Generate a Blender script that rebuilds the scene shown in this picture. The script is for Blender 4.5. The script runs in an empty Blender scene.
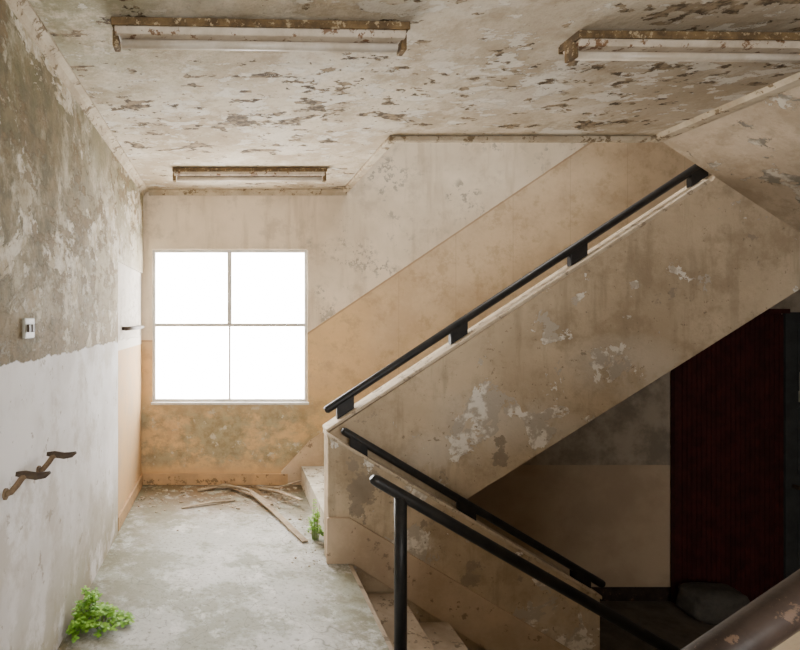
import bpy, bmesh, math, random
from mathutils import Vector, Matrix
random.seed(7)
scene = bpy.context.scene

# ------------------------------------------------------------ material kit
class M:
    def __init__(s, name, rough=0.85, metal=0.0):
        s.m = bpy.data.materials.new(name); s.m.use_nodes = True
        s.nt = s.m.node_tree; s.b = s.nt.nodes['Principled BSDF']
        s.b.inputs['Roughness'].default_value = rough
        s.b.inputs['Metallic'].default_value = metal
        s.b.inputs['Specular IOR Level'].default_value = 0.3
        s.tc = s.nt.nodes.new('ShaderNodeTexCoord').outputs['Object']
        sp = s.nt.nodes.new('ShaderNodeSeparateXYZ'); s.nt.links.new(s.tc, sp.inputs[0])
        s.x, s.y, s.z = sp.outputs
        s.seed = 0
    def put(s, sock, v):
        if isinstance(v, (int, float)): sock.default_value = v
        elif isinstance(v, tuple): sock.default_value = (v[0], v[1], v[2], 1) if len(v) == 3 and sock.type == 'RGBA' else v
        else: s.nt.links.new(v, sock)
    def noise(s, scale, detail=5, rough=0.6, stretch=(1, 1, 1), dist=0.0):
        s.seed += 1
        mp = s.nt.nodes.new('ShaderNodeMapping'); s.nt.links.new(s.tc, mp.inputs[0])
        mp.inputs['Location'].default_value = (s.seed * 3.7, s.seed * 5.1, s.seed * 1.9)
        mp.inputs['Scale'].default_value = stretch
        n = s.nt.nodes.new('ShaderNodeTexNoise'); s.nt.links.new(mp.outputs[0], n.inputs['Vector'])
        n.inputs['Scale'].default_value = scale; n.inputs['Detail'].default_value = detail
        n.inputs['Roughness'].default_value = rough; n.inputs['Distortion'].default_value = dist
        return n.outputs['Fac']
    def ramp(s, f, a, b, lo=0.0, hi=1.0):
        r = s.nt.nodes.new('ShaderNodeMapRange'); r.interpolation_type = 'SMOOTHSTEP' if a < b else 'LINEAR'
        s.put(r.inputs[0], f)
        r.inputs[1].default_value = a; r.inputs[2].default_value = b
        r.inputs[3].default_value = lo; r.inputs[4].default_value = hi
        return r.outputs[0]
    def math(s, op, a, b=0.0):
        n = s.nt.nodes.new('ShaderNodeMath'); n.operation = op
        s.put(n.inputs[0], a); s.put(n.inputs[1], b); return n.outputs[0]
    def mul(s, *a):
        r = a[0]
        for k in a[1:]: r = s.math('MULTIPLY', r, k)
        return r
    def blob(s, a, b, ca, cb, ra, rb):
        u = s.math('DIVIDE', s.math('SUBTRACT', a, ca), ra); v = s.math('DIVIDE', s.math('SUBTRACT', b, cb), rb)
        d = s.math('ADD', s.mul(u, u), s.mul(v, v))
        return s.ramp(d, 1.0, 0.0, 0.0, 1.0)
    def mix(s, f, a, b):
        n = s.nt.nodes.new('ShaderNodeMix'); n.data_type = 'RGBA'
        s.put(n.inputs[0], f); s.put(n.inputs[6], a); s.put(n.inputs[7], b); return n.outputs[2]
    def color(s, c): s.put(s.b.inputs['Base Color'], c)
    def bump(s, h, strength=0.5, dist=0.01):
        n = s.nt.nodes.new('ShaderNodeBump'); n.inputs['Strength'].default_value = strength
        n.inputs['Distance'].default_value = dist
        s.nt.links.new(h, n.inputs['Height']); s.nt.links.new(n.outputs[0], s.b.inputs['Normal'])
    def crack(s, scale, w):
        v = s.nt.nodes.new('ShaderNodeTexVoronoi'); v.feature = 'DISTANCE_TO_EDGE'
        n = s.nt.nodes.new('ShaderNodeTexNoise'); n.inputs['Scale'].default_value = 3
        s.nt.links.new(s.tc, n.inputs['Vector'])
        ad = s.nt.nodes.new('ShaderNodeVectorMath'); ad.operation = 'ADD'
        s.nt.links.new(s.tc, ad.inputs[0]); s.nt.links.new(n.outputs['Color'], ad.inputs[1])
        s.nt.links.new(ad.outputs[0], v.inputs['Vector']); v.inputs['Scale'].default_value = scale
        return s.ramp(v.outputs['Distance'], 0.0, w, 1.0, 0.0)

def mat_ceiling():
    m = M('peeling_ceiling_paint')
    base = m.mix(m.ramp(m.noise(1.1, 6), .36, .62), (.66, .58, .455), (.48, .395, .285))
    base = m.mix(m.mul(m.ramp(m.noise(2.6, 9, .74), .45, .62), .8), base, (.36, .28, .18))
    base = m.mix(m.mul(m.ramp(m.noise(2.4, 7, .7), .50, .60), .6), base, (.72, .66, .56))
    base = m.mix(m.ramp(m.noise(45, 4, .7), .5, .75, 0, .4), base, (.24, .185, .12))
    shade = m.mul(m.ramp(m.x, .2, 2.2), m.ramp(m.y, 3.4, 2.3, 0, 1), .6)  # light falloff painted into the ceiling colour, darker toward the near right
    base = m.mix(shade, base, (.29, .235, .165))
    g = m.mul(m.ramp(m.x, .3, -.8, 0, 1), m.ramp(m.y, 3.0, 1.8, 0, 1), m.ramp(m.noise(5, 8, .75), .38, .54))
    base = m.mix(g, base, (.19, .185, .085))
    belt = m.ramp(m.math('ABSOLUTE', m.math('SUBTRACT', m.math('ADD', m.mul(m.x, .25), m.y), m.math('ADD', 2.75, m.mul(m.noise(1.5, 2), .4)))), .62, .05, 0, 1)
    area = m.math('MAXIMUM', belt, m.ramp(m.noise(1.3, 3), .52, .64))
    pale = m.ramp(m.math('ADD', m.noise(5.5, 9, .66, (1, 1.5, 1)), m.mul(area, .08)), .60, .615)
    base = m.mix(m.mul(pale, .7), base, m.mix(m.noise(9, 5), (.78, .74, .66), (.56, .52, .44)))
    chips = m.ramp(m.math('ADD', m.noise(8.0, 8, .62, (1, 1.6, 1)), m.mul(area, .06)), .635, .645)
    chips2 = m.ramp(m.math('ADD', m.noise(20, 6, .6), m.mul(area, .06)), .69, .705)
    big = m.ramp(m.noise(2.8, 9, .62, (1, 1.5, 1), .4), .615, .622)
    c = m.math('MAXIMUM', m.math('MAXIMUM', chips, chips2), big)
    base = m.mix(c, base, m.mix(m.ramp(m.noise(24, 4), .4, .6), (.085, .06, .035), (.28, .21, .13)))
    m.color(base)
    m.bump(m.math('SUBTRACT', m.math('ADD', m.noise(14, 8, .7), m.mul(pale, .3)), m.mul(c, .9)), .8, .02)
    return m.m

def mat_leftwall():
    m = M('left_wall_peeling')
    wob = m.mul(m.math('SUBTRACT', m.noise(6, 7, .68), .5), .08)
    zz = m.math('ADD', m.z, wob)
    up = m.ramp(zz, 1.332, 1.338)
    cream = m.mix(m.ramp(m.noise(1.6, 6, .65), .38, .62), (.66, .59, .47), (.42, .355, .24))
    st = m.mul(m.ramp(m.noise(2.4, 9, .78), .42, .54), m.ramp(m.y, 3.6, 2.3, .25, 1))
    cream = m.mix(st, cream, m.mix(m.ramp(m.noise(7, 7, .7), .4, .6), (.26, .205, .115), (.15, .125, .07)))
    grn = m.mul(m.ramp(m.z, 1.9, 2.6), m.ramp(m.noise(2.4, 8, .75), .40, .56), .7)
    cream = m.mix(grn, cream, (.19, .17, .08))
    isl = m.mul(m.ramp(m.noise(1.9, 9, .68, (1, .8, 1.2), .5), .52, .535), m.ramp(m.z, 1.4, 1.6, .3, 1))
    cream = m.mix(isl, cream, m.mix(m.ramp(m.noise(8, 8, .72), .42, .58), (.44, .36, .235), (.70, .64, .53)))
    flak = m.mul(m.ramp(m.noise(9, 9, .72, (1, .7, 1.4)), .52, .55), m.ramp(m.noise(1.6, 3), .40, .54))
    band = m.mul(m.ramp(m.noise(8, 9, .74, (1, 1, 1.3)), .46, .51), m.ramp(m.z, 1.76, 1.38, 0, 1))
    flak = m.math('MAXIMUM', flak, band)
    cream = m.mix(m.mul(flak, .9), cream, m.mix(m.noise(25, 3), (.11, .075, .035), (.32, .235, .125)))
    cream = m.mix(m.mul(m.ramp(m.noise(60, 4, .7), .52, .7), .4), cream, (.16, .12, .07))
    wht = m.mix(m.ramp(m.noise(1.5, 7, .6), .38, .62), (.79, .77, .77), (.62, .59, .57))
    wht = m.mix(m.mul(m.ramp(m.noise(2.6, 8, .72), .48, .62), .7), wht, (.48, .43, .37))
    wht = m.mix(m.ramp(m.noise(12, 7, .7), .62, .65, 0, .75), wht, (.34, .285, .22))
    wht = m.mix(m.mul(m.ramp(m.z, .6, 0, 0, 1), m.ramp(m.noise(4, 7, .7), .36, .52)), wht, (.34, .30, .21))
    och = m.mix(m.ramp(m.noise(5, 7, .7), .4, .7), (.56, .36, .18), (.46, .33, .20))
    nich = m.ramp(m.y, 3.715, 3.722)
    nichc = m.mix(m.ramp(m.z, 1.262, 1.268), och, (.66, .60, .52))
    nichmask = m.mul(nich, m.ramp(m.z, 1.905, 1.90, 0, 1))
    c = m.mix(up, wht, cream)
    c = m.mix(nichmask, c, nichc)
    m.color(c)
    h = m.math('ADD', m.mul(m.noise(12, 8, .7), m.math('ADD', m.mul(up, .9), .10)), m.mul(up, .4))
    h = m.math('SUBTRACT', h, m.mul(flak, up, .7))
    m.bump(m.math('SUBTRACT', h, m.mul(isl, up, .5)), .7, .018)
    return m.m

def mat_backwall():
    m = M('back_wall_painted')
    wob = m.mul(m.math('SUBTRACT', m.noise(20, 3), .5), .008)
    line = m.math('ADD', m.mul(m.math('MAXIMUM', m.math('SUBTRACT', m.x, .60), 0), .675), 1.30)
    d = m.math('ADD', m.math('SUBTRACT', m.z, line), wob)
    up = m.ramp(d, -.003, .003)
    ln = m.mul(m.ramp(d, -.022, -.014), m.ramp(d, -.003, .0, 1, 0))
    cream = m.mix(m.ramp(m.noise(1.5, 6, .6), .35, .65), (.78, .67, .53), (.64, .54, .41))
    cream = m.mix(m.mul(m.ramp(m.noise(5, 8, .72), .50, .66), .5), cream, (.46, .38, .28))
    cream = m.mix(m.mul(m.ramp(m.noise(3, 5, .6, (3, 1, .35)), .50, .66), .35), cream, (.42, .33, .22))
    pz = m.mul(m.ramp(m.noise(15, 8, .72), .54, .56), m.ramp(m.noise(2.0, 3), .46, .56), m.ramp(m.x, .3, .8))
    cream = m.mix(m.mul(pz, .8), cream, m.mix(m.noise(20, 3), (.22, .19, .15), (.46, .41, .34)))
    och = m.mix(m.ramp(m.noise(1.7, 6, .65), .35, .65), (.66, .44, .215), (.53, .365, .205))
    pale = m.ramp(m.x, .5, 2.0)
    och = m.mix(pale, och, m.mix(m.ramp(m.noise(2.0, 7, .7), .4, .65), (.62, .48, .325), (.50, .375, .25)))
    och = m.mix(m.mul(m.ramp(m.noise(6, 8, .75), .48, .64), .5), och, (.36, .255, .145))
    gm = m.mul(m.ramp(m.z, .85, .60, 0, 1), m.ramp(m.x, 1.1, .6, 0, 1), m.ramp(m.noise(2.6, 9, .78, (1, 1, 1.4)), .40, .54), m.ramp(m.z, .10, .22))
    och = m.mix(m.mul(gm, .85), och, m.mix(m.ramp(m.noise(11, 8, .75), .4, .6), (.35, .32, .21), (.24, .20, .12)))
    och = m.mix(m.mul(m.ramp(m.noise(9, 6, .7), .58, .62), gm), och, (.52, .47, .36))
    och = m.mix(m.ramp(m.z, .17, .08, 0, .8), och, (.60, .365, .17))
    fr = m.math('FRACT', m.math('DIVIDE', m.math('ADD', m.x, .03), .515))
    seam = m.mul(m.ramp(fr, .0, .02, 1, 0), m.ramp(m.x, 1.3, 1.6))
    och = m.mix(m.mul(seam, .4), och, (.3, .22, .14))
    c = m.mix(up, och, cream)
    c = m.mix(m.mul(ln, .7), c, (.30, .20, .12))
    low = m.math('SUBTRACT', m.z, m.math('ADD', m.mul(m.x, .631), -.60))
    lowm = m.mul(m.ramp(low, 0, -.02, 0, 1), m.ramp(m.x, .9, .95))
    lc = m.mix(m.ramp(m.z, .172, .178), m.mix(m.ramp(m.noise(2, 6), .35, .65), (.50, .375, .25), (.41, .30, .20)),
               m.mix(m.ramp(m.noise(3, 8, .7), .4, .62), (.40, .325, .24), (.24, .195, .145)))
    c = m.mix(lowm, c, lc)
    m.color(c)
    m.bump(m.math('SUBTRACT', m.noise(10, 8, .7), m.mul(pz, .4)), .35, .01)
    return m.m

def mat_parapet(name, pale=(), dark=()):
    m = M(name)
    b = m.mix(m.ramp(m.noise(1.3, 6, .65), .35, .65), (.60, .48, .335), (.46, .36, .245))
    b = m.mix(m.mul(m.ramp(m.noise(4, 9, .75), .45, .65), .65), b, (.32, .24, .155))
    b = m.mix(m.mul(m.ramp(m.noise(4, 5, .6, (3, 1, .4)), .52, .68), .4), b, (.27, .21, .14))
    zone = None
    for (cx, cz, rx, rz) in pale:
        q = m.blob(m.x, m.z, cx, cz, rx, rz); zone = q if zone is None else m.math('MAXIMUM', zone, q)
    b = m.mix(m.mul(m.ramp(m.noise(3, 7, .65), .42, .56), zone, .7), b, (.64, .56, .45))
    pat = m.ramp(m.math('ADD', m.noise(4.2, 9, .66, dist=.4), m.mul(zone, .135)), .61, .617)
    b = m.mix(pat, b, m.mix(m.ramp(m.noise(6, 7, .65), .44, .52), (.82, .77, .69), (.48, .42, .34)))
    dz = None
    for (cx, cz, rx, rz) in dark:
        q = m.blob(m.x, m.z, cx, cz, rx, rz); dz = q if dz is None else m.math('MAXIMUM', dz, q)
    if dz is not None:
        dp = m.ramp(m.math('ADD', m.noise(5, 8, .66), m.mul(dz, .16)), .65, .66)
        b = m.mix(dp, b, m.mix(m.noise(15, 6), (.25, .195, .14), (.40, .33, .25)))
    sm = m.ramp(m.noise(26, 6, .7), .63, .66)
    b = m.mix(m.mul(sm, .75), b, (.21, .16, .11))
    m.color(b)
    m.bump(m.math('SUBTRACT', m.noise(18, 7, .7), m.mul(pat, .7)), .6, .012)
    return m.m

def mat_soffit():
    m = M('soffit_peeling')
    b = m.mix(m.ramp(m.noise(2, 7, .65), .35, .65), (.58, .48, .36), (.42, .335, .24))
    b = m.mix(m.mul(m.ramp(m.noise(6, 8, .75), .44, .60), .5), b, (.30, .23, .15))
    p = m.ramp(m.noise(3.4, 9, .66, dist=.3), .545, .555)
    b = m.mix(p, b, m.mix(m.ramp(m.noise(9, 7), .42, .58), (.23, .205, .165), (.62, .57, .48)))
    m.color(b); m.bump(m.math('SUBTRACT', m.noise(14, 7, .7), p), .7, .012)
    return m.m

def mat_floor():
    m = M('landing_concrete', .65)
    b = m.mix(m.ramp(m.noise(1.2, 7, .65), .36, .62), (.58, .575, .55), (.41, .41, .375))
    b = m.mix(m.mul(m.ramp(m.noise(2.2, 9, .75), .46, .56), .75), b, (.23, .235, .165))
    b = m.mix(m.ramp(m.noise(5, 9, .72), .55, .64, 0, .7), b, (.68, .67, .64))
    b = m.mix(m.ramp(m.noise(40, 6, .7), .52, .66, 0, .75), b, (.15, .14, .105))
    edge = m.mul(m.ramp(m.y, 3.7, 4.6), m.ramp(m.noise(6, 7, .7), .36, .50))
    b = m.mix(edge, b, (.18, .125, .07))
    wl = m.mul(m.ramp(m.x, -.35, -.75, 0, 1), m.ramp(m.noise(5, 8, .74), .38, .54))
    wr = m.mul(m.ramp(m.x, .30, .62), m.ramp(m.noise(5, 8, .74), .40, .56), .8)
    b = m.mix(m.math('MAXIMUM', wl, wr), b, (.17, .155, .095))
    cr = m.crack(.9, .005)
    b = m.mix(m.mul(cr, .6), b, (.12, .12, .09))
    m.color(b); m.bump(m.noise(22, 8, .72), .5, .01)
    return m.m

def mat_simple(name, c1, c2, scale=6, rough=.85, metal=0, bump=.3, spot=None, thr=.58):
    m = M(name, rough, metal)
    b = m.mix(m.ramp(m.noise(scale, 7, .7), .35, .65), c1, c2)
    if spot: b = m.mix(m.ramp(m.noise(scale * 3, 7, .7), thr, thr + .04), b, spot)
    m.color(b); m.bump(m.noise(scale * 4, 5, .6), bump, .004)
    return m.m

CEIL = mat_ceiling(); LEFT = mat_leftwall(); BACK = mat_backwall()
PARU = mat_parapet('upper_parapet_paint', pale=((2.52, 1.18, .45, .24), (1.70, .86, .50, .26), (1.35, .62, .3, .2), (2.05, .78, .3, .15)), dark=((1.74, .66, .13, .16),))
PARL = mat_parapet('lower_parapet_paint', pale=((2.0, -.42, .5, .25), (1.2, .1, .2, .15)), dark=((.86, .42, .22, .22), (1.5, -.1, .2, .15)))
SOFF = mat_soffit(); FLOOR = mat_floor()
TAN = mat_simple('tan_skirting_paint', (.58, .45, .32), (.46, .35, .24), 4, spot=(.28, .21, .15), thr=.6)
CAPM = mat_simple('parapet_cap_paint', (.60, .50, .37), (.44, .35, .25), 5, spot=(.28, .22, .16), thr=.56)
TRIM = mat_simple('cornice_paint', (.55, .47, .35), (.38, .305, .21), 5, spot=(.18, .13, .075), thr=.56)
ORNG = mat_simple('ochre_skirting', (.56, .355, .18), (.41, .275, .15), 5, spot=(.22, .15, .08), thr=.57)
STEP = mat_simple('step_terrazzo', (.42, .34, .26), (.30, .235, .17), 4, spot=(.18, .14, .10), thr=.57)
STEPU = mat_simple('upper_step_stone', (.60, .56, .48), (.44, .40, .32), 5, spot=(.22, .18, .13), thr=.56)
RAIL = mat_simple('black_rail_paint', (.010, .010, .011), (.022, .020, .019), 12, rough=.42, metal=.1, bump=.15, spot=(.07, .04, .025), thr=.68)
RAILB = mat_simple('worn_brown_rail', (.020, .013, .010), (.045, .03, .023), 10, rough=.42, bump=.25, spot=(.12, .075, .05), thr=.60)
RUST = mat_simple('rusted_steel', (.20, .13, .06), (.085, .055, .028), 14, rough=.9, spot=(.40, .31, .19), thr=.56)
ENAM = mat_simple('lamp_enamel', (.66, .57, .46), (.48, .39, .29), 6, rough=.5, spot=(.20, .11, .055), thr=.56)
TUBE = mat_simple('fluorescent_tube_glass', (.72, .65, .56), (.52, .44, .34), 5, rough=.3, bump=.02)
WHITE = mat_simple('window_frame_paint', (.70, .68, .64), (.54, .52, .48), 8, rough=.6)
DWALL = mat_simple('plain_plaster', (.42, .36, .28), (.32, .27, .20), 3)
DFLOOR = mat_simple('lower_floor_dirt', (.12, .095, .07), (.07, .055, .04), 5)
REDW = mat_simple('dark_red_wood', (.060, .011, .009), (.032, .006, .005), 8, rough=.6)
GREY = mat_simple('dark_grey_door_paint', (.05, .052, .05), (.035, .035, .035), 6, rough=.6)
PALE = mat_simple('dusty_sackcloth', (.085, .075, .062), (.05, .044, .036), 6)
WOOD = mat_simple('old_wood', (.40, .33, .24), (.24, .18, .12), 9)
CHIP = mat_simple('plaster_flakes', (.46, .42, .34), (.24, .19, .12), 20)
ARM = mat_simple('bracket_arm_paint', (.22, .15, .085), (.12, .08, .05), 20)
PLAST = mat_simple('switch_plastic', (.40, .38, .32), (.30, .28, .22), 8, rough=.5)
LEAF = mat_simple('leaf_green', (.15, .38, .03), (.30, .54, .06), 30, rough=.55, bump=.1)
STEM = mat_simple('stem_green', (.14, .26, .04), (.2, .32, .06), 20, rough=.6)
DARKM = mat_simple('bracket_iron', (.045, .03, .02), (.08, .055, .03), 15, rough=.6)

def glass():
    m = bpy.data.materials.new('window_glass'); m.use_nodes = True; nt = m.node_tree
    nt.nodes.clear(); o = nt.nodes.new('ShaderNodeOutputMaterial')
    t = nt.nodes.new('ShaderNodeBsdfTransparent'); g = nt.nodes.new('ShaderNodeBsdfGlossy')
    g.inputs['Roughness'].default_value = .1; t.inputs[0].default_value = (.98, .98, .98, 1)
    x = nt.nodes.new('ShaderNodeMixShader'); x.inputs[0].default_value = .04
    nt.links.new(t.outputs[0], x.inputs[1]); nt.links.new(g.outputs[0], x.inputs[2])
    nt.links.new(x.outputs[0], o.inputs[0]); return m
GLASS = glass()

# ------------------------------------------------------------ mesh kit
class B:
    """collects geometry (world coordinates) into one mesh object"""
    def __init__(s): s.bm = bmesh.new(); s.mats = []
    def mi(s, mat):
        if mat not in s.mats: s.mats.append(mat)
        return s.mats.index(mat)
    def box(s, x0, x1, y0, y1, z0, z1, mat):
        vs = [s.bm.verts.new(p) for p in [(x0, y0, z0), (x1, y0, z0), (x1, y1, z0), (x0, y1, z0), (x0, y0, z1), (x1, y0, z1), (x1, y1, z1), (x0, y1, z1)]]
        for f in [(0, 3, 2, 1), (4, 5, 6, 7), (0, 1, 5, 4), (1, 2, 6, 5), (2, 3, 7, 6), (3, 0, 4, 7)]:
            fc = s.bm.faces.new([vs[i] for i in f]); fc.material_index = s.mi(mat)
        return vs
    def prism(s, pts, a0, a1, mat, axis='y'):
        def mk(p, a): return {'y': (p[0], a, p[1]), 'x': (a, p[0], p[1]), 'z': (p[0], p[1], a)}[axis]
        A = [s.bm.verts.new(mk(p, a0)) for p in pts]; C = [s.bm.verts.new(mk(p, a1)) for p in pts]
        n = len(pts); fs = [s.bm.faces.new(A), s.bm.faces.new(C[::-1])]
        for i in range(n):
            fs.append(s.bm.faces.new([A[i], C[i], C[(i + 1) % n], A[(i + 1) % n]]))
        for f in fs: f.material_index = s.mi(mat)
    def tube(s, pts, r, mat, seg=14, ry=None, cap=True):
        rings = []
        P = [Vector(p) for p in pts]
        for i, p in enumerate(P):
            d = (P[min(i + 1, len(P) - 1)] - P[max(i - 1, 0)]).normalized()
            up = Vector((0, 1, 0)) if abs(d.y) < .9 else Vector((0, 0, 1))
            u = d.cross(up).normalized(); w = u.cross(d).normalized()
            rr = r[i] if isinstance(r, (list, tuple)) else r
            r2 = rr if ry is None else ry
            rings.append([s.bm.verts.new(p + u * rr * math.cos(t) + w * r2 * math.sin(t)) for t in [2 * math.pi * k / seg for k in range(seg)]])
        for a, b in zip(rings, rings[1:]):
            for k in range(seg):
                f = s.bm.faces.new([a[k], a[(k + 1) % seg], b[(k + 1) % seg], b[k]]); f.material_index = s.mi(mat); f.smooth = True
        if cap:
            for rg in (rings[0][::-1], rings[-1]):
                f = s.bm.faces.new(rg); f.material_index = s.mi(mat)
    def obj(s, name, bevel=0, seg=2):
        bmesh.ops.recalc_face_normals(s.bm, faces=s.bm.faces[:])
        me = bpy.data.meshes.new(name); s.bm.to_mesh(me); s.bm.free()
        o = bpy.data.objects.new(name, me); scene.collection.objects.link(o)
        for m in s.mats: me.materials.append(m)
        if bevel:
            md = o.modifiers.new('bevel', 'BEVEL'); md.width = bevel; md.segments = seg; md.limit_method = 'ANGLE'; md.angle_limit = .6
        return o

EYE = 1.5; YB = 4.8; LW = -.78; ZC = 2.65; ZL = -1.04; ZU = 2.21; TOP = 5.0; NI = -.797
# ------------------------------------------------------------ shell
b = B()
b.box(-.86, .72, -2, 3.27, ZL - .2, 0, FLOOR)
b.box(-.86, .60, 3.27, 3.40, ZL - .2, 0, FLOOR)
b.box(-.86, .64, 3.40, YB, ZL - .2, 0, FLOOR)
b.obj('floor')
b = B(); b.box(.72, 6, -2, YB, ZL - .2, ZL, DFLOOR); b.obj('floor_lower')
b = B(); b.box(3.78, 6, -2, YB, 1.86, ZU, DWALL); b.obj('floor_upper')
b = B()
b.box(-1.05, LW, -2, 3.72, -1.2, TOP, LEFT)
b.box(-1.05, NI, 3.72, YB, -1.2, 1.9, LEFT)
b.box(-1.05, LW, 3.72, YB, 1.9, TOP, LEFT)
b.obj('wall_left', .006)
wx0, wx1, wz0, wz1 = -.70, .70, .74, 2.115
b = B()
b.box(-1.05, wx0, YB, YB + .22, -1.24, TOP, BACK)
b.box(wx1, 6, YB, YB + .22, -1.24, TOP, BACK)
b.box(wx0, wx1, YB, YB + .22, -1.24, wz0, BACK)
b.box(wx0, wx1, YB, YB + .22, wz1, TOP, BACK)
b.obj('wall_back')
b = B(); b.box(6, 6.2, -2, YB, -1.24, TOP, DWALL); b.obj('wall_right')
rx0, rx1, rz0, rz1 = .1, 1.35, .90, 2.1
b = B()
b.box(-1.05, rx0, -2.2, -2, -1.24, TOP, DWALL); b.box(rx1, 6.2, -2.2, -2, -1.24, TOP, DWALL)
b.box(rx0, rx1, -2.2, -2, -1.24, rz0, DWALL); b.box(rx0, rx1, -2.2, -2, rz1, TOP, DWALL)
b.obj('wall_front')
b = B()
b.box(-.85, 2.71, -2, 3.40, ZC, ZC + .25, CEIL)
b.box(-.85, 1.05, 3.40, YB, ZC, ZC + .25, CEIL)
b.obj('ceiling')
b = B(); b.box(-1.05, 6.2, -2.2, YB + .2, TOP, TOP + .1, DWALL); b.obj('ceiling_upper')

b = B(); b.prism([(2.71, 2.65), (3.90, 1.865), (3.78, 2.21), (2.71, 2.90)], -2, 3.399, SOFF); b.obj('overhead_stair_flight')

# upper flight
b = B()
pts = [(.64, 0)]; r, t = .17, .2615
for i in range(13):
    pts.append((.64 + i * t, (i + 1) * r))
    if i < 12: pts.append((.64 + (i + 1) * t, (i + 1) * r))
pts += [(3.9, 2.21), (3.9, 1.847), (.97, 0)]
b.prism(pts, 3.55, YB - .02, STEPU)
b.obj('upper_stair_flight')
b = B()
dz = .035
b.prism([(.625, 0), (.625, .80 - dz), (3.081, 2.415 - dz), (3.12, 2.45), (3.2, 2.43), (3.9, 2.0), (3.9, 1.847), (.97, 0)], 3.40, 3.549, PARU)
b.prism([(.615, .80 - dz), (.615, .822 - dz), (3.05, 2.422 - dz), (3.075, 2.404 - dz)], 3.3995, 3.556, CAPM)
b.obj('upper_stair_parapet', .006)

# lower flight
b = B()
lr, lt = 1.04 / 6, .292
pts = [(.60, ZL), (.60, -.001), (.745, -.001)]
for i in range(1, 6):
    x = .72 + (i - 1) * lt
    pts += [(x + .025, -(i - 1) * lr - .04), (x, -(i - 1) * lr - .05), (x, -i * lr), (x + lt + .025, -i * lr)]
x = .72 + 5 * lt
pts += [(x + .025, -5 * lr - .04), (x, -5 * lr - .05), (x, ZL)]
b.prism(pts, 2.28, 3.244, STEP)
b.obj('lower_stair_flight', .004)
b = B()
b.prism([(.60, ZL), (.60, .77), (2.27, -.218), (2.27, ZL)], 3.27, 3.399, PARL)
b.prism([(.592, .77), (.592, .79), (2.28, -.205), (2.28, -.228)], 3.264, 3.399, CAPM)
b.prism([(.59, 0), (.59, .28), (.73, .28), (2.27, -.64), (2.27, -.98), (.745, 0)], 3.245, 3.27, TAN)
b.obj('lower_stair_parapet', .005)

# trims
def cove(b, axis, a0, a1, c, z, sx, mat=TRIM, s=.05):
    pts = [(c, z), (c, z - s), (c + sx * s * .25, z - s), (c + sx * s * .45, z - s * .5), (c + sx * s, z - s * .22), (c + sx * s, z)]
    b.prism(pts, a0, a1, mat, axis)
b = B(); cove(b, 'y', -2, YB, LW, ZC, 1); b.obj('trim_1')
b = B(); cove(b, 'x', LW + .05, 1.05, YB, ZC, -1); b.obj('trim_2')
b = B(); b.box(1.0, 1.06, 3.41, YB - .05, ZC - .03, ZC, TRIM); b.obj('trim_3', .01)
b = B(); b.box(1.0, 2.66, 3.36, 3.41, ZC - .035, ZC, TRIM); b.obj('trim_4', .012)
b = B(); b.prism([(2.665, ZC), (2.675, ZC - .028), (2.71, ZC - .034), (2.735, ZC - .035), (2.735, ZC - .0165), (2.71, ZC)], -2, 3.40, TRIM); b.obj('trim_5')
b = B(); b.box(-.79, .52, YB - .019, YB, 0, .10, ORNG)
b.prism([(.46, 0), (.46, .12), (.72, .40), (3.8, 2.42), (3.8, 2.2), (.66, 0)], YB - .018, YB, TAN)
b.obj('baseboard_back', .004)
b = B(); b.box(NI, NI + .018, 3.74, YB - .02, 0, .10, ORNG); b.obj('baseboard_left', .004)
b = B(); b.box(.97, 6, YB - .02, YB, ZL, ZL + .12, RAILB); b.obj('baseboard_lower', .004)

# ------------------------------------------------------------ window
def parent(name, kids, loc=(0, 0, 0)):
    e = bpy.data.objects.new(name, None); scene.collection.objects.link(e); e.location = loc
    bpy.context.view_layer.update()
    for k in kids: k.parent = e; k.matrix_parent_inverse = e.matrix_world.inverted()
    return e
b = B(); y0, y1 = YB + .02, YB + .07; w = .025
b.box(wx0, wx0 + w, y0, y1, wz0, wz1, WHITE); b.box(wx1 - w, wx1, y0, y1, wz0, wz1, WHITE)
b.box(wx0 + w, wx1 - w, y0, y1, wz0, wz0 + w, WHITE); b.box(wx0 + w, wx1 - w, y0, y1, wz1 - w, wz1, WHITE)
b.box(-.024, .016, y0, y1, 1.45, wz1 - w, WHITE); b.box(-.012, .006, y0, y1, wz0 + w, 1.425, WHITE)
b.box(wx0 + w, wx1 - w, y0, y1, 1.42, 1.45, WHITE)
fr = b.obj('frame', .003)
b = B(); b.box(wx0 + .01, wx1 - .01, y0 + .022, y0 + .026, wz0 + .01, wz1 - .01, GLASS); gl = b.obj('glass')
b = B(); b.box(wx0 - .01, wx1 + .01, YB - .02, YB + .02, wz0 - .022, wz0 + .002, WHITE); si = b.obj('sill', .005)
parent('window_1', [fr, gl, si], (0, YB, 1.4))
b = B()
for (a, c) in ((rx0, rx0 + .05), ((rx0 + rx1) / 2 - .02, (rx0 + rx1) / 2 + .02), (rx1 - .05, rx1)): b.box(a, c, -2.12, -2.06, rz0, rz1, WHITE)
b.box(rx0, rx1, -2.12, -2.06, rz0, rz0 + .05, WHITE); b.box(rx0, rx1, -2.12, -2.06, rz1 - .05, rz1, WHITE)
b.obj('window_2')

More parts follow.
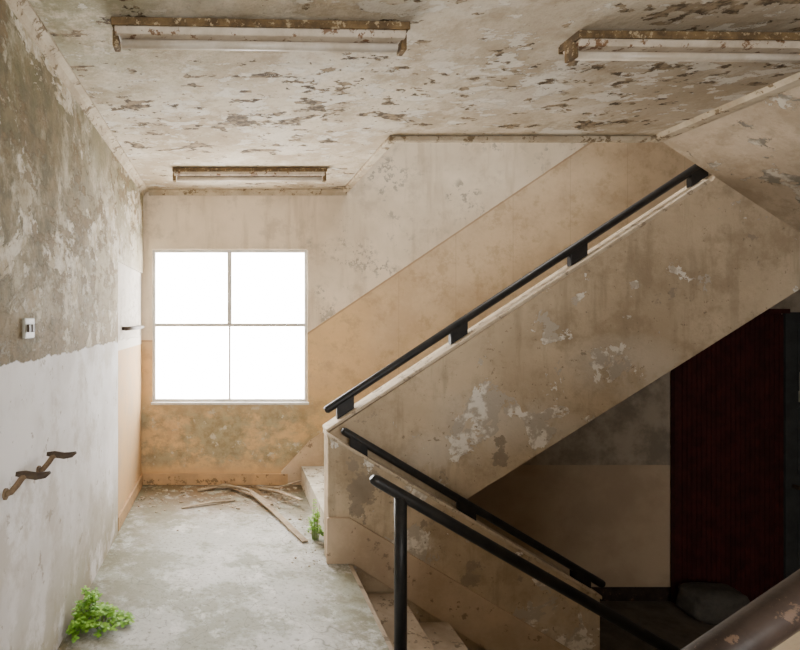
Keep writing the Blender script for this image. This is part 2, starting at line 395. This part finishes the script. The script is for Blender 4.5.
# ------------------------------------------------------------ rails
def rail_line(b, p, q, mat, y, h):
    b.tube([(p[0], y, p[1]), (p[0] + .012, y, p[1] + .012 * (q[1] - p[1]) / (q[0] - p[0])), (q[0], y, q[1])], [h * .6, h, h], mat, seg=14)
b = B(); s = (2.509 - .901) / (3.092 - .638)
rail_line(b, (.618, .893), (3.10, 2.520), RAIL, 3.47, .026)
for px in (345, 458, 577, 697):
    x = (px - 230) / 153.6; zr = .903 + s * (x - .638); zc = .826 - dz + .657 * (x - .615) - .001
    b.prism([(x - .055, zr - .055 * s), (x + .055, zr + .055 * s), (x + .055, zc + .055 * s), (x - .055, zc - .055 * s)], 3.448, 3.492, RAIL)
b.obj('stair_handrail', .004)
b = B(); s = -(.787 + .158) / (2.315 - .72)
rail_line(b, (.70, .80), (2.33, -.167), RAIL, 3.335, .025)
for px in (358, 466, 580):
    x = (px - 230) / 159.8; zr = .787 + s * (x - .72); zc = .79 - .5895 * (x - .592) - .001
    b.prism([(x - .055, zr - .055 * s), (x + .055, zr + .055 * s), (x + .055, zc + .055 * s), (x - .055, zc - .055 * s)], 3.313, 3.357, RAIL)
b.obj('stair_handrail', .004)
b = B(); s = (.055 - .795) / (1.916 - .631)
b.tube([(.615, 2.32, .806), (.622, 2.32, .80), (.640, 2.32, .79), (2.45, 2.32, .79 + s * (2.45 - .64))], [.012, .022, .026, .026], RAIL, 18)
b.tube([(.742, 2.32, 0), (.742, 2.32, .795 + s * .111 - .01)], .027, RAIL, 16)
b.tube([(.742, 2.32, 0), (.742, 2.32, .012)], .05, RAIL, 16)
b.tube([(2.3, 2.32, ZL), (2.3, 2.32, .795 + s * 1.669)], .026, RAIL, 16)
b.obj('stair_handrail')
# near balustrade at the lower right
b = B()
b.tube([(.52, .80, .845), (.60, .80, .905), (1.9, .80, 1.79)], .027, RAILB, 20)
b.tube([(.60, .80, 0), (.60, .80, .90)], .024, RAILB, 14)
b.tube([(1.7, .80, ZL), (1.7, .80, 1.65)], .024, RAILB, 14)
b.prism([(.74, ZL), (.74, .80), (1.9, 1.50), (1.9, ZL)], .85, .97, PARL)
b.obj('near_balustrade')

# remnants of the wall handrail: short bent hooks
def wall_bracket(y, z):
    b = B()
    b.tube([(LW, y - .055, z - .05), (LW + .008, y - .055, z - .05)], .020, ARM, 14)
    P = [(LW + .004, y - .055, z - .05), (LW + .02, y - .05, z - .045), (LW + .035, y - .03, z - .025), (LW + .045, y - .01, z - .006), (LW + .06, y, z)]
    b.tube(P, [.010, .011, .011, .011, .010], ARM, 10)
    P = [(LW + .02, y - .01, z + .006), (LW + .05, y, z + .002), (LW + .09, y, z - .004), (LW + .12, y, z), (LW + .14, y, z + .010)]
    b.tube(P, [.008, .014, .014, .012, .005], DARKM, 12)
    return b.obj('handrail_bracket')
wall_bracket(1.90, .94); wall_bracket(2.22, .93)
b = B(); b.tube([(NI, 3.95, 1.42), (-.755, 3.95, 1.42)], .014, DARKM, 12)
b.tube([(-.755, 3.86, 1.42), (-.755, 4.62, 1.42)], .014, DARKM, 12)
b.tube([(NI, 4.55, 1.42), (-.755, 4.55, 1.42)], .014, DARKM, 12)
b.obj('wall_handrail')

# light switch
b = B()
b.box(LW, LW + .012, 2.00, 2.10, 1.42, 1.50, PLAST); p = b.obj('plate', .004)
b = B()
for yy in (2.018, 2.056): b.box(LW + .012, LW + .02, yy, yy + .026, 1.445, 1.475, DARKM)
k = b.obj('rockers', .002)
parent('light_switch', [p, k], (LW, 2.05, 1.46))

# ------------------------------------------------------------ fluorescent lamps
def lamp(xc, yc, L, rz=0):
    kids = []
    h = L / 2; Z = ZC - .001
    def R(b):
        M4 = Matrix.Translation((xc, yc, 0)) @ Matrix.Rotation(rz, 4, 'Z')
        bmesh.ops.transform(b.bm, matrix=M4, verts=b.bm.verts[:])
    b = B(); b.box(-h, h, -.062, .062, Z - .030, Z, RUST)
    b.box(-h, h, -.070, -.062, Z - .036, Z - .004, RUST); b.box(-h, h, .062, .070, Z - .036, Z - .004, RUST)
    R(b); kids.append(b.obj('backplate', .004))
    b = B(); b.prism([(-.058, Z - .03), (-.044, Z - .056), (.044, Z - .056), (.058, Z - .03)], -h + .01, h - .01, ENAM, 'x'); R(b); kids.append(b.obj('body', .004))
    b = B(); b.tube([(-h + .03, 0, Z - .074), (h - .03, 0, Z - .074)], .017, TUBE, 16); R(b); kids.append(b.obj('tube'))
    b = B()
    for sx in (-1, 1):
        b.box(sx * (h - .01) - .012, sx * (h - .01) + .012, -.028, .028, Z - .094, Z - .03, RUST)
    R(b); kids.append(b.obj('end_caps', .005))
    parent('fluorescent_lamp', kids, (xc, yc, ZC))
lamp(.12, 2.11, 1.15, .03); lamp(1.99, 2.20, 1.2, .02); lamp(.15, 4.13, 1.18)

# ------------------------------------------------------------ lower hall doors
b = B(); n = 22; x0, x1 = 3.98, 4.93
for i in range(n):
    a = x0 + (x1 - x0) * i / n; c = x0 + (x1 - x0) * (i + 1) / n
    b.prism([(a, YB - .03), (a + .006, YB - .055), (c - .006, YB - .055), (c, YB - .03)], ZL + .02, 1.53, REDW, 'z')
b.box(x0, x1, YB - .03, YB - .021, ZL, 1.55, REDW)
b.box(x0 - .03, x0, YB - .07, YB - .021, ZL, 1.58, REDW); b.box(x0, x1 + .04, YB - .07, YB - .021, 1.54, 1.58, REDW)
b.obj('door_1')
b = B()
b.box(4.95, 5.80, YB - .05, YB - .021, ZL, 1.55, GREY)
for z in (-.9, .1, .85): b.box(5.05, 5.70, YB - .06, YB - .05, z, z + .6, GREY)
b.box(5.06, 5.36, YB - .075, YB - .05, .75, 1.02, PLAST)
b.tube([(5.02, YB - .11, .0), (5.02, YB - .05, .0)], .02, DARKM, 10); b.tube([(5.02, YB - .11, 0), (5.12, YB - .11, 0)], .012, DARKM, 10)
b.obj('door_2', .004)

b = B(); bmesh.ops.create_icosphere(b.bm, subdivisions=4, radius=1)
from mathutils import noise as mn
for v in b.bm.verts:
    c = v.co; c = Vector([math.copysign(abs(k) ** .55, k) for k in c])
    c += c.normalized() * .12 * mn.noise(v.co * 2.2) + c.normalized() * .04 * mn.noise(v.co * 7)
    v.co = Vector((4.08 + c.x * .24, 4.50 + c.y * .15, ZL + .135 + c.z * .13))
b.mi(PALE)
for f in b.bm.faces: f.smooth = True
b.obj('cement_sack')

# ------------------------------------------------------------ debris
def strip(b, P, w, t, mat):
    P = [Vector(p) for p in P]; rings = []
    for i, p in enumerate(P):
        d = (P[min(i + 1, len(P) - 1)] - P[max(i - 1, 0)]).normalized(); n = Vector((-d.y, d.x, 0)).normalized() * w / 2
        u = Vector((0, 0, t))
        rings.append([b.bm.verts.new(q) for q in (p - n, p + n, p + n + u, p - n + u)])
    for a, c in zip(rings, rings[1:]):
        for k in range(4):
            f = b.bm.faces.new([a[k], a[(k + 1) % 4], c[(k + 1) % 4], c[k]]); f.material_index = b.mi(mat)
    for rg in (rings[0], rings[-1]): b.bm.faces.new(rg).material_index = b.mi(mat)
for P, w in (([(-.20, 4.70, .006), (.0, 4.66, .02), (.20, 4.42, .03), (.34, 4.05, .02), (.50, 3.55, .006)], .045),
             ([(-.28, 4.60, .006), (-.05, 4.66, .04), (.15, 4.52, .04), (.33, 4.25, .006)], .035),
             ([(-.38, 4.18, .004), (-.15, 4.28, .014), (.04, 4.36, .004)], .018),
             ([(.25, 4.66, .006), (.40, 4.45, .05), (.56, 4.2, .06)], .035),
             ([(.30, 4.70, .006), (.42, 4.55, .05), (.60, 4.5, .12)], .025)):
    b = B(); strip(b, P, w, .010, WOOD); b.obj('wood_strip')
b = B()
for i in range(300):
    if i < 210: x = random.uniform(-.75, .6); y = random.triangular(4.1, 4.76, 4.74)
    elif i < 245: x = random.uniform(-.76, .65); y = random.uniform(2.9, 4.5)
    else: x = random.triangular(.3, .58, .56); y = random.uniform(3.1, 4.5)
    s = random.choice((.006, .008, .012, .02)) * random.uniform(.6, 1.3)
    if y < 3.9: s *= .5
    n = random.randint(3, 5); a0 = random.random() * 6
    pts = [(x + s * random.uniform(.6, 1.2) * math.cos(a0 + 6.283 * k / n), y + s * random.uniform(.6, 1.2) * math.sin(a0 + 6.283 * k / n)) for k in range(n)]
    b.prism(pts, .0005, .002 + s * random.uniform(.1, .4), random.choice((CHIP, CHIP, WOOD, WOOD)), 'z')
b.obj('plaster_debris')

# ------------------------------------------------------------ plants
def plant(clumps, leaf, name, lim=-9):
    b = B()
    for (cx, cy, z, rx, ry, hgt, n) in clumps:
        for i in range(n):
            a = random.uniform(0, 6.283); q0 = math.sqrt(random.random())
            tip = Vector((cx + rx * q0 * math.cos(a), cy + ry * q0 * math.sin(a), z + hgt * random.uniform(.2, 1) * (1 - .6 * q0)))
            base = Vector((cx + rx * q0 * .4 * math.cos(a), cy + ry * q0 * .4 * math.sin(a), z))
            if tip.x < lim: tip.x = lim + random.uniform(0, .04)
            if base.x < lim: base.x = lim
            mid = (base + tip) / 2 + Vector((0, 0, hgt * .15))
            b.tube([base, mid, tip], .0013, STEM, 4)
            for q in range(random.randint(3, 4)):
                pos = tip.lerp(mid, q * .25); th = random.uniform(0, 6.283)
                for k in range(3):
                    t = th + k * 2.094; L = leaf * random.uniform(.6, 1.25)
                    d = Vector((math.cos(t), math.sin(t), random.uniform(-.35, .35))).normalized(); sd = Vector((-d.y, d.x, random.uniform(-.3, .3))) * .5
                    P = [pos, pos + d * L * .5 - sd * L * .75, pos + d * L - sd * L * .45, pos + d * L * .92, pos + d * L + sd * L * .45, pos + d * L * .5 + sd * L * .75]
                    f = b.bm.faces.new([b.bm.verts.new(p) for p in P]); f.material_index = b.mi(LEAF)
    return b.obj(name)
plant([(-.70, 2.64, 0, .07, .12, .20, 50), (-.62, 2.60, 0, .12, .11, .11, 50), (-.72, 2.53, 0, .05, .09, .10, 24), (-.53, 2.62, 0, .06, .06, .06, 14)], .021, 'clover_plant', -.755)
plant([(.575, 3.60, 0, .05, .06, .34, 40)], .016, 'clover_plant')

# ------------------------------------------------------------ lights: bright overcast sky through the windows, plus an added stairwell fill
def area(name, loc, rot, sx, sy, power, col=(1, 1, 1), portal=False):
    l = bpy.data.lights.new(name, 'AREA'); l.shape = 'RECTANGLE'; l.size = sx; l.size_y = sy; l.energy = power; l.color = col
    if portal: l.cycles.is_portal = True
    o = bpy.data.objects.new(name, l); scene.collection.objects.link(o); o.location = loc; o.rotation_euler = rot; return o
area('window_portal', (0, YB + .10, (wz0 + wz1) / 2), (math.radians(-90), 0, 0), 1.4, 1.38, 1, portal=True)
area('rear_portal', ((rx0 + rx1) / 2, -2.15, (rz0 + rz1) / 2), (math.radians(90), 0, 0), rx1 - rx0, rz1 - rz0, 1, portal=True)
area('stairwell_fill', (1.9, 4.0, 4.95), (0, 0, 0), 1.6, 1.2, 105, (1, .96, .90))  # added fill lamp below the closed upper ceiling, brightens the stair wall
w = bpy.data.worlds.new('sky'); scene.world = w; w.use_nodes = True
w.node_tree.nodes['Background'].inputs[0].default_value = (1, .985, .96, 1)
w.node_tree.nodes['Background'].inputs[1].default_value = 33

# ------------------------------------------------------------ camera
cd = bpy.data.cameras.new('camera'); cam = bpy.data.objects.new('camera', cd); scene.collection.objects.link(cam)
cam.location = (0, 0, EYE); cam.rotation_euler = (math.radians(90), 0, 0)
cd.lens = 24; cd.sensor_width = 36; cd.shift_x = .2125; cd.shift_y = -.009; cd.clip_start = .02
scene.camera = cam
